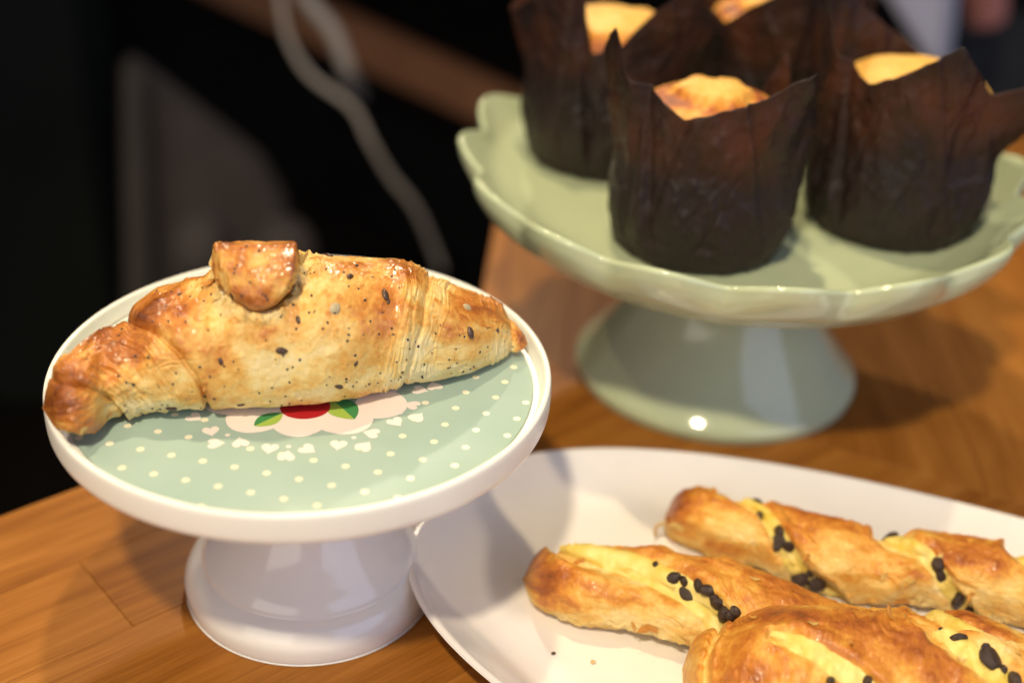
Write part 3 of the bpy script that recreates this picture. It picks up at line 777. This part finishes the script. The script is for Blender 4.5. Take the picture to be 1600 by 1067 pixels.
tA, TA, oA = make_twist('chocolate_chip_twist', 'farthest chocolate chip twist on the white platter, its blunt end up by the rim', topA, botA,
    [([(1128, 764, 6), (1160, 778, 9), (1192, 797, 11), (1214, 832, 14), (1234, 870, 16), (1256, 902, 16), (1292, 926, 14), (1320, 945, 10)], .0050, True),
     ([(1368, 832, 8), (1392, 843, 12), (1420, 851, 15), (1448, 868, 15), (1468, 895, 13), (1488, 930, 13), (1512, 958, 12), (1545, 985, 8)], .0046, True),
     ([(1575, 852, 8), (1600, 868, 12), (1640, 900, 14), (1680, 960, 14)], .0045, True)], chA, 100,
    paint=[(1055, 800, 22, 40, .26), (1075, 780, 30, 16, .20), (1120, 862, 70, 14, .24), (1050, 835, 20, 18, .16), (1150, 820, 40, 24, -.14), (1290, 812, 70, 20, .22), (1330, 850, 60, 24, .04), (1290, 880, 30, 34, -.16), (1400, 925, 60, 22, -.16),
           (1500, 855, 60, 22, .26), (1560, 880, 40, 24, .16), (1540, 930, 50, 30, -.14), (1200, 880, 30, 24, .0)])
topB = [(816, 902), (832, 868), (850, 858), (870, 849), (920, 849), (960, 850), (1020, 853), (1080, 862), (1150, 876), (1220, 900), (1280, 930), (1340, 945), (1400, 950), (1500, 955), (1600, 985), (1700, 1010)]
botB = [(816, 918), (832, 948), (850, 960), (900, 974), (940, 982), (990, 986), (1040, 1000), (1080, 1010), (1140, 1030), (1220, 1050), (1300, 1060), (1400, 1080), (1500, 1110), (1700, 1160)]
chB = [(1055, 903, 10, 8, .2), (1068, 908, 8, 7, 0), (1078, 926, 14, 11, .3), (1092, 914, 9, 8, 0), (1106, 922, 9, 8, 0), (1064, 918, 7, 6, 0), (1124, 944, 9, 10, .6), (1133, 958, 10, 10, 0), (1145, 962, 9, 8, 0), (1140, 975, 9, 8, .4), (1150, 955, 7, 7, 0), (1024, 882, 6, 4, 0), (1117, 934, 7, 7, 0)]
tB, TB, oB = make_twist('chocolate_chip_twist', 'middle chocolate chip twist with wide open yellow custard at its left end', topB, botB,
    [([(868, 850, 10), (900, 858, 17), (950, 872, 24), (1010, 893, 25), (1065, 920, 25), (1105, 950, 24), (1132, 985, 20), (1150, 1020, 14)], .0080, True),
     ([(1430, 945, 10), (1480, 970, 14), (1560, 1010, 14)], .004, True)], chB, 200, k=1.25,
    paint=[(850, 900, 34, 46, .28), (880, 900, 30, 24, .10), (855, 935, 24, 24, .12), (960, 960, 50, 14, -.12), (1030, 975, 60, 26, -.22), (940, 925, 40, 16, .02), (1090, 880, 60, 12, .06), (1190, 905, 60, 24, .26), (1240, 930, 50, 20, .20), (1140, 920, 30, 24, -.12), (1480, 960, 100, 30, .3)])
topC = [(1066, 1040), (1072, 1012), (1090, 990), (1115, 985), (1150, 964), (1180, 950), (1220, 946), (1260, 945), (1330, 949), (1396, 955), (1440, 974), (1475, 985), (1510, 992), (1560, 998), (1600, 1004), (1700, 1035)]
botC = [(1066, 1075), (1072, 1105), (1090, 1130), (1150, 1165), (1250, 1190), (1350, 1200), (1450, 1205), (1550, 1215), (1700, 1235)]
chC = [(1470, 992, 9, 5, 0), (1497, 999, 13, 10, 0), (1549, 1028, 16, 15, .3), (1585, 1063, 13, 10, 0), (1298, 1063, 9, 6, 0), (1352, 1062, 10, 7, .3), (1540, 1012, 6, 6, 0), (1566, 1046, 7, 6, 0)]
tC, TC, oC = make_twist('chocolate_chip_twist', 'nearest chocolate chip twist, cut by the bottom of the picture', topC, botC,
    [([(1128, 975, 5), (1112, 1005, 6), (1102, 1035, 7), (1104, 1080, 7), (1120, 1120, 6)], .0030, False),
     ([(1205, 992, 8), (1235, 1000, 15), (1275, 1018, 20), (1315, 1042, 20), (1360, 1078, 18), (1400, 1120, 12)], .0036, True),
     ([(1420, 958, 6), (1452, 975, 12), (1488, 996, 18), (1530, 1028, 21), (1570, 1064, 20), (1610, 1110, 16), (1640, 1160, 10)], .0052, True)], chC, 300, k=1.2, nx=700,
    paint=[(1085, 1030, 24, 50, .02), (1160, 1000, 40, 40, .16), (1220, 960, 60, 16, .28), (1330, 965, 60, 20, .28), (1420, 1000, 50, 36, .26), (1460, 1045, 40, 40, .18), (1180, 1060, 60, 30, .20), (1280, 985, 60, 14, .06), (1580, 1020, 60, 30, -.22)])
# thin pale flake sticking out of the far twist's end
c = un(1041, 816, .020); c2 = un(1026, 822, .016); c3 = un(1024, 836, .010)
link('flake', tube_mesh('flake', [c-oA, c2-oA, c3-oA], .0010, 8), M['crumb'], tA)
def flake_mesh(sd):
    r = random.Random(sd); n = 9; V = []; 
    pts = [(math.cos(a)*(1+.5*r.uniform(-1, 1)), .55*math.sin(a)*(1+.5*r.uniform(-1, 1))) for a in [i*2*math.pi/n for i in range(n)]]
    cur = r.uniform(.25, .6)
    for z in (0, .09): V += [(x, y, z+cur*x*x*.6) for x, y in pts]
    V += [(0, 0, 0), (0, 0, .09)]
    F = [(i, (i+1) % n, n+(i+1) % n, n+i) for i in range(n)]+[((i+1) % n, i, 2*n) for i in range(n)]+[(n+i, n+(i+1) % n, 2*n+1) for i in range(n)]
    me = mesh('flake', V, F, attrs=dict(brown=[r.uniform(.1, .55)]*(2*n+2)), smooth=False); me.materials.append(M['twist']); return me
FLK = [flake_mesh(k) for k in range(5)]
def flakes(spots, hitf, parent, org):
    for i, (px, py, sz, sp) in enumerate(spots):
        p, nn = hitf(px, py)
        if p is None: continue
        dep = (np.array(p)-EYE)@FW/FPX
        o = link('flake', FLK[i % 5], None, parent, Vector(p)+nn*sz*dep*.05-Vector(org), (orient(nn, sp).to_matrix() @ Matrix.Rotation(.35*math.sin(i*2.), 3, 'Y')).to_euler()); o.scale = (sz*dep,)*3
flakes([(1012, 980, 13, .3), (1026, 984, 9, 1.4), (1060, 996, 12, .2), (990, 976, 8, 2.), (1088, 1000, 10, .8), (905, 876, 8, .5), (1000, 905, 7, .4), (1180, 905, 7, 1.1)], TB.hit, tB, oB)
flakes([(1408, 938, 10, .3), (1440, 930, 12, 1.), (1421, 905, 9, .5), (1262, 868, 8, 1.1), (1060, 822, 11, .2), (1044, 812, 8, .9), (1398, 838, 8, .3), (1380, 900, 7, 1.), (1516, 930, 9, .9), (1548, 952, 8, .2), (1230, 812, 6, .2), (1470, 868, 6, .8)], TA.hit, tA, oA)
flakes([(1390, 962, 13, .4), (1424, 970, 10, .7), (1270, 975, 9, .2), (1180, 965, 8, 1.), (1120, 1000, 9, 1.4), (1330, 1005, 8, .4), (1500, 1030, 9, .8), (1590, 1020, 8, .3)], TC.hit, tC, oC)
flakes([(333, 440, 15, 1.4), (340, 462, 12, 1.2), (470, 404, 14, .2), (480, 390, 12, .5), (316, 414, 9, 1.3), (347, 452, 8, 1.5), (352, 470, 7, 1.2), (474, 398, 9, .1), (488, 402, 8, .6), (463, 420, 7, 1.3), (320, 604, 6, 1.2), (702, 442, 7, 1.4), (646, 470, 6, 1.5), (790, 500, 6, 1.4), (742, 575, 5, .1), (168, 650, 6, .8), (130, 670, 8, .4), (110, 545, 7, .2), (235, 452, 6, .1)], hit2, croissant, CO)
# crumbs
for (px, py, s_, m_, lb) in [(865, 1020, .0011, 'flax', 'tiny dark brown crumb on the bare left part of the platter'), (927, 1034, .0014, 'crumb', 'pale yellow crumb on the platter below the middle twist'),
                             (1498, 803, .0021, 'flax', 'dark crumb near the far rim of the platter'), (1412, 822, .0018, 'crumb', 'pale yellow crumb behind the farthest twist')]:
    z = .0052 if py > 900 else (.0105 if px > 1450 else .0062)
    p = un(px, py, z); me = seed_mesh('crumb', s_, s_*.8, s_*.6, 1, .5, px)
    tag(link('crumb', me, M[m_], loc=p), lb, 'crumb')

# ------------------------------------------------------------------ muffins
def dome_mat():
    m = mat('muffin_crumb', (.8, .5, .1), .55); k = N(m); tc = k.n('ShaderNodeTexCoord').outputs['Object']
    at = k.n('ShaderNodeAttribute', attribute_name='brown').outputs['Fac']
    n = k.noise(tc, 130, 5); a = k.math('MULTIPLY_ADD', k.math('SUBTRACT', n, .5), .5, at)
    k.l(k.ramp(a, [(.0, (.80, .46, .10)), (.35, (.68, .29, .035)), (.6, (.42, .11, .015)), (.95, (.20, .05, .012))]), k.b.inputs['Base Color'])
    k.bump(n, .6, .002); k.b.inputs['Subsurface Weight'].default_value = .15; k.b.inputs['Subsurface Radius'].default_value = (.006, .003, .001); k.b.inputs['Subsurface Scale'].default_value = 1
    return m
M['muffin'] = dome_mat()
def muffin(label, cx, cy, r0, ctrl, dome, seed, pleats):
    c = (cx, cy); t = thing('muffin', label, 'muffin', (cx, cy, GZ+math.tan(TILT)*(cy-GY)), 'muffins in brown paper cases on the green cake stand')
    A = []; R = []; H = []
    for px, py, rr, side in ctrl:
        if side == 9: A.append(px); R.append(py); H.append(rr); continue
        if side == 0: ang_, z = polar_dir(c, px, py, rr)
        else: ang_, z = cyl(c, px, py, rr, side)
        A.append(ang_); R.append(rr); H.append(z-GZ-math.tan(TILT)*(cy-GY))
    A = np.array(A, float); R = np.array(R); H = np.array(H); o = np.argsort(A % 360); A = A[o] % 360; R = R[o]; H = H[o]
    nt, nv = 540, 90
    ph = np.linspace(0, 360, nt, endpoint=False)
    ip = lambda v: np.interp(ph, np.concatenate([A-360, A, A+360]), np.tile(v, 3))
    ker = np.hanning(7); ker /= ker.sum(); sm = lambda v: np.convolve(np.concatenate([v[-3:], v, v[:3]]), ker, 'valid')
    Ht = sm(ip(H)); ker = np.hanning(13); ker /= ker.sum()
    Rt = np.convolve(np.concatenate([ip(R)[-6:], ip(R), ip(R)[:6]]), ker, 'valid')
    v = np.linspace(0, 1, nv)[:, None]; pr = np.radians(ph)[None]
    z = v*Ht[None]
    body = np.clip(z/.055, 0, 1)                      # cup part bulges a little, then flares
    rc = r0*(1+.055*np.sin(body*2.9)-.07*np.exp(-z/.007))
    fl = np.clip((z-.045)/np.maximum(Ht[None]-.045, .01), 0, 1)
    r = rc+(Rt[None]-r0*1.015)*fl**1.15
    # pleats: the spare paper folds over itself
    for (pa, wdt, lean, dep) in pleats:
        d = (ph[None]-pa-lean*z/.1+180) % 360-180
        k_ = sstep(.004, .02, z)
        r = r+dep*k_*(np.exp(-(d/wdt)**2)*(d < 0)+np.exp(-(d/(wdt*.18))**2)*(d >= 0)-.6*np.exp(-((d-wdt*.35)/(wdt*.25))**2))
    P3 = np.stack([np.cos(pr)*3+0*v, np.sin(pr)*3+0*v, z*38+0*pr], -1)
    r = r+.0013*fbm(P3*.8+seed, 3)+.0007*(np.abs(fbm(P3*2.1+seed*2, 3))-.15)*2
    r = r+.0026*(.22-np.abs(fbm(np.stack([np.cos(pr)*2.2+z*14, np.sin(pr)*2.2-z*9, z*10+seed+0*pr], -1), 2)))+.0008*(.2-np.abs(fbm(np.stack([np.cos(pr)*4-z*30, np.sin(pr)*4+z*22, z*30+seed*3+0*pr], -1), 2)))
    r = r-.0012*np.exp(-((z-.016)/.0035)**2)*(.6+fbm(P3+9+seed, 2))
    X = r*np.cos(pr); Y = r*np.sin(pr); Z = z+.0008+0*pr+.0012*fbm(P3*1.3+seed+4, 2)*sstep(.1, .4, v)
    V = np.stack([X, Y, Z], -1)
    gre = np.clip(sstep(.045, .075, z)*(1-sstep(.085, .12, z))*(.5+1.1*fbm(P3*.6+seed+7, 3)), 0, 1)*.8
    V = V.reshape(-1, 3); F = gridfaces(nv, nt)
    # floor of the case
    n0 = len(V); rin = np.array([.9, .6, .2])
    V = np.concatenate([V]+[np.stack([k_*r0*np.cos(pr[0]), k_*r0*np.sin(pr[0]), 0*pr[0]+.0006], 1) for k_ in rin])
    g = np.concatenate([gre.ravel(), np.zeros(3*nt)])
    ff = []; rows = [0, n0, n0+nt, n0+2*nt]; j = np.arange(nt); j2 = (j+1) % nt
    for a_, b_ in zip(rows[:-1], rows[1:]): ff.append(np.stack([b_+j, b_+j2, a_+j2, a_+j], 1))
    F = np.concatenate([F]+ff)
    o = link('paper_case', mesh('paper_case', V, F, attrs=dict(grease=g)), M['paper'], t)
    sl = o.modifiers.new('thickness', 'SOLIDIFY'); sl.thickness = .00022; sl.offset = 0
    # cake
    dz, dh, dr, crack = dome
    nr_, na = 90, 200; q = np.linspace(0, 1, nr_)[:, None]; a = np.linspace(0, 2*np.pi, na, endpoint=False)[None]
    rr_ = dr*np.minimum(q/.80, 1)*(1+.03*np.cos(3*a+seed)); zt = np.where(q <= .8, dz+dh*np.sqrt(np.clip(1-(q/.80)**2, 0, 1))**1.0, dz-(q-.8)/.2*(dz-.004))
    rr_ = np.where(q > .8, dr-(q-.8)/.2*(dr-r0*.93), rr_)
    Pn = np.stack([rr_*np.cos(a)*60, rr_*np.sin(a)*60, 0*rr_+seed], -1)
    nz = fbm(Pn, 4); rc_ = crack*(1+.22*fbm(np.stack([np.cos(a)*2+0*q, np.sin(a)*2+0*q, 0*rr_+seed], -1), 3))
    rq = rr_/dr; step = sstep(rc_+.05, rc_-.05, rq)*(q <= .8)
    zt = zt+.0032*step+.0012*nz*(q <= .8)+.002*np.exp(-((rq-rc_)/.08)**2)*(fbm(Pn*2, 3))
    br = .80*np.exp(-((rq-rc_-.10)/.13)**2)*(.7+.8*nz)+.30*sstep(rc_, rc_+.16, rq)+.10*nz
    Vd = np.stack([rr_*np.cos(a), rr_*np.sin(a), zt], -1)
    link('cake', mesh('cake', Vd.reshape(-1, 3), gridfaces(nr_, na), attrs=dict(brown=br+0*rr_)), M['muffin'], t)
    return t
PLE = lambda s: [(a+s, wd*.35, ln*1.5, dp*.5) for a, wd, ln, dp in [(255, 14, 30, .0012), (308, 14, -20, .003), (328, 12, 18, .003), (222, 12, 22, .002)]]+[(a+s, wd, ln, dp) for a, wd, ln, dp in [(10, 16, 14, .0028), (52, 12, -10, .002), (100, 14, 8, .0026), (150, 12, -8, .002), (205, 15, 10, .0022), (232, 13, -16, .0026), (290, 15, 5, .0010), (318, 15, 22, .0040), (340, 9, 10, .0024)]]
muffin('front muffin, its golden cracked top showing above the brown paper case', .0985, .663, .0480,
       [(966, 46, .0575, -1), (988, 112, .052, -1), (1022, 145, .050, -1), (1070, 190, .049, -1), (1150, 172, .052, -1), (1215, 148, .058, -1), (1277, 114, .066, -1), (322, .055, .092, 9), (342, .049, .074, 9), (5, .049, .066, 9), (1232, 130, .052, 1), (1224, 84, .053, 1), (1190, 150, .050, 1), (1110, 160, .050, 1), (1010, 150, .050, 1), (1000, 130, .052, 1), (949, 100, .0600, 1)],
       (.067, .019, .045, .42), 1.3, PLE(0))
muffin('right-hand muffin with a wide paper corner flaring out over the plate rim', .213, .702, .048,
       [(1300, -45, .055, 1), (1268, -8, .054, -1), (1305, 50, .050, -1), (1356, 134, .049, -1), (1430, 112, .053, -1), (1505, 76, .058, -1), (298, .054, .092, 9), (322, .088, .112, 9), (345, .060, .080, 9), (1540, 150, .050, 1), (1445, 92, .049, 1), (1370, 30, .050, 1)],
       (.070, .020, .045, 1.2), 2.7, PLE(-12))
muffin('back left muffin, blurred, its paper corner pointing left', .050, .775, .048,
       [(830, -30, .055, 1), (788, 20, .062, -1), (850, -12, .052, -1), (908, -12, .050, -1), (927, 86, .048, -1), (965, 80, .049, -1), (1020, 25, .054, -1), (1068, -20, .060, -1), (1120, 40, .066, -1), (1138, 78, .066, 1), (1110, 90, .052, 1), (1050, 30, .050, 1), (950, 10, .050, 1)],
       (.070, .017, .044, .72), 4.1, PLE(25))
muffin('farthest muffin, mostly hidden behind the other three', .158, .822, .048,
       [(1060, -60, .055, 1), (1075, -30, .055, -1), (1110, 10, .050, -1), (1130, 40, .049, -1), (1180, 10, .050, -1), (1240, -20, .055, -1), (1280, -20, .056, 1), (1240, -30, .050, 1), (1150, -40, .050, 1)],
       (.074, .014, .044, .6), 5.9, PLE(60))

# ------------------------------------------------------------------ the room behind
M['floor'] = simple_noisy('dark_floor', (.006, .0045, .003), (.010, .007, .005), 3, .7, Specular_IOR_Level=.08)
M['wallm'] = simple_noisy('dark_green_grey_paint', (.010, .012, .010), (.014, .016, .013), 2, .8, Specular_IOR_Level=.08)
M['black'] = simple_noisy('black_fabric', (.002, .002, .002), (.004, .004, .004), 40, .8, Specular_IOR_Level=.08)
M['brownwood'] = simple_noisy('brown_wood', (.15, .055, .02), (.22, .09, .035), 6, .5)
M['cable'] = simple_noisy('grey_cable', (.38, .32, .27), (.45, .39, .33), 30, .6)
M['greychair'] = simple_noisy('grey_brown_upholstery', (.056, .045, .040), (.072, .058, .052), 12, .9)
M['lilac'] = simple_noisy('pale_lilac_panel', (.44, .43, .54), (.47, .46, .57), 4, .5)
M['skin'] = simple_noisy('pink_plastic', (.45, .16, .14), (.50, .20, .18), 9, .5)
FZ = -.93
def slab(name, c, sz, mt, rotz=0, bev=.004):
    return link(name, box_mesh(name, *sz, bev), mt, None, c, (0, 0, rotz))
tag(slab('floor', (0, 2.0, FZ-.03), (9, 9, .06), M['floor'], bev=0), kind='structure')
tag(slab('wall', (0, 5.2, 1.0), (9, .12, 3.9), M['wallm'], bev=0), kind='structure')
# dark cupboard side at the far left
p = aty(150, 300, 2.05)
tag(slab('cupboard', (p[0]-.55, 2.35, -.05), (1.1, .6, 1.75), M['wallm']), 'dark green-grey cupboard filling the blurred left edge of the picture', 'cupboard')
# second table: brown edge running down to the right, black below
a = aty(300, -60, 2.3); b = aty(820, 215, 1.75)
d = (b-a)[:2]; ln = np.hypot(*d); ang = math.atan2(d[1], d[0])
st = thing('side_table', 'blurred brown-edged table behind, with the grey cable hanging over it', 'table', (0, 0, 0))
mid = (a+b)/2
def beam(name, pa, pb, hz, hy, mt, parent=None, n_=None):
    """box from pa to pb"""
    pa, pb = np.array(pa), np.array(pb); L_ = np.linalg.norm(pb-pa)
    o = link(name, box_mesh(name, L_, hy, hz, min(hz, hy)*.1), mt, parent, (pa+pb)/2)
    q = Vector(pb-pa).to_track_quat('X', 'Z'); o.rotation_euler = q.to_euler(); return o
beam('edge', aty(260, -75, 2.2), aty(830, 190, 2.2), .075, .04, M['brownwood'], st)
beam('apron', aty(120, 20, 2.24), aty(860, 400, 2.24), .20, .03, M['black'], st)
for q in ((700, 300, 2.3), (740, 420, 2.2)):
    pp = aty(*q); beam('leg', (pp[0], q[2], pp[2]), (pp[0], q[2], FZ), .05, .05, M['black'], st)
# cables
tag(link('cable', tube_mesh('cable', [aty(425, -60, 1.5), aty(438, 0, 1.5), aty(450, 60, 1.5), aty(485, 118, 1.5), aty(550, 168, 1.5), aty(578, 220, 1.5), aty(610, 275, 1.52), aty(652, 330, 1.55), aty(690, 420, 1.6)], .0044, 12), M['cable']), 'long grey cable curving down in the blurred dark background', 'cable')
tag(link('cable', tube_mesh('cable', [aty(450, -60, 1.75), aty(480, 0, 1.75), aty(520, 50, 1.75), aty(545, 115, 1.75), aty(560, 150, 1.85)], .010, 12), M['cable']), 'shorter grey cable crossing the brown table edge', 'cable')
# grey chair
ch = thing('chair', 'blurred grey-brown upholstered chair in the dark behind the croissant', 'chair', (0, 0, 0))
def panel(name, pxs, Y, thick, mt, parent):
    P = [aty(x, y, Y) for x, y in pxs]; V = [tuple(q) for q in P]+[(q[0], q[1]+thick, q[2]) for q in P]; n = len(P)
    F = [tuple(range(n)), tuple(range(2*n-1, n-1, -1))]+[(i, i+n, (i+1) % n+n, (i+1) % n) for i in range(n)]
    me = mesh(name, V, F, smooth=False); bm = bmesh.new(); bm.from_mesh(me); bmesh.ops.recalc_face_normals(bm, faces=bm.faces)
    bmesh.ops.bevel(bm, geom=bm.edges[:], offset=.006, segments=2, affect='EDGES'); bm.to_mesh(me); bm.free()
    return link(name, me, mt, parent)
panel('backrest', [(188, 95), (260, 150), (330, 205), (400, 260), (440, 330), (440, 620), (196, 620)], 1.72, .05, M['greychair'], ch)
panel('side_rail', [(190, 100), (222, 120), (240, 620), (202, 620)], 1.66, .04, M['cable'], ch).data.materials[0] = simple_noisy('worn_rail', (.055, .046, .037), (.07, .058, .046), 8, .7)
for cx_, cy_, rx in ((315, 385, 48), (445, 395, 52)):
    c0 = aty(cx_, cy_, 1.5); s_ = 1.6/FPX
    me = seed_mesh('cushion', rx*s_, .05, 62*s_, 2, .05, cx_); link('cushion', me, M['greychair'], ch, c0)
# black strap across
# right: lilac panel, pink thing, dark seat
panelo = panel('display_board', [(1290, -160), (1508, -160), (1476, 112), (1465, 118)], 1.55, .015, M['lilac'], None)
tag(panelo, 'pale lilac board standing upright behind the right-hand muffin', 'board')
b2 = panel('edge_strip', [(1500, -160), (1517, -160), (1485, 110), (1470, 114)], 1.54, .02, simple_noisy('pale_blue_edge', (.30, .33, .52), (.34, .37, .56), 4, .4), panelo)
c0 = aty(1540, -2, 1.7)
me = lathe_mesh('pink_cup', smooth_prof([(0, -.03), (.022, -.03), (.026, -.02), (.030, .03), (.028, .035), (.025, .03), (.02, -.02), (0, -.022)], 4), 40)
tag(link('pink_cup', me, M['skin'], loc=c0, rot=(.2, -.3, 0)), 'small blurred pink object at the top right edge', 'cup')
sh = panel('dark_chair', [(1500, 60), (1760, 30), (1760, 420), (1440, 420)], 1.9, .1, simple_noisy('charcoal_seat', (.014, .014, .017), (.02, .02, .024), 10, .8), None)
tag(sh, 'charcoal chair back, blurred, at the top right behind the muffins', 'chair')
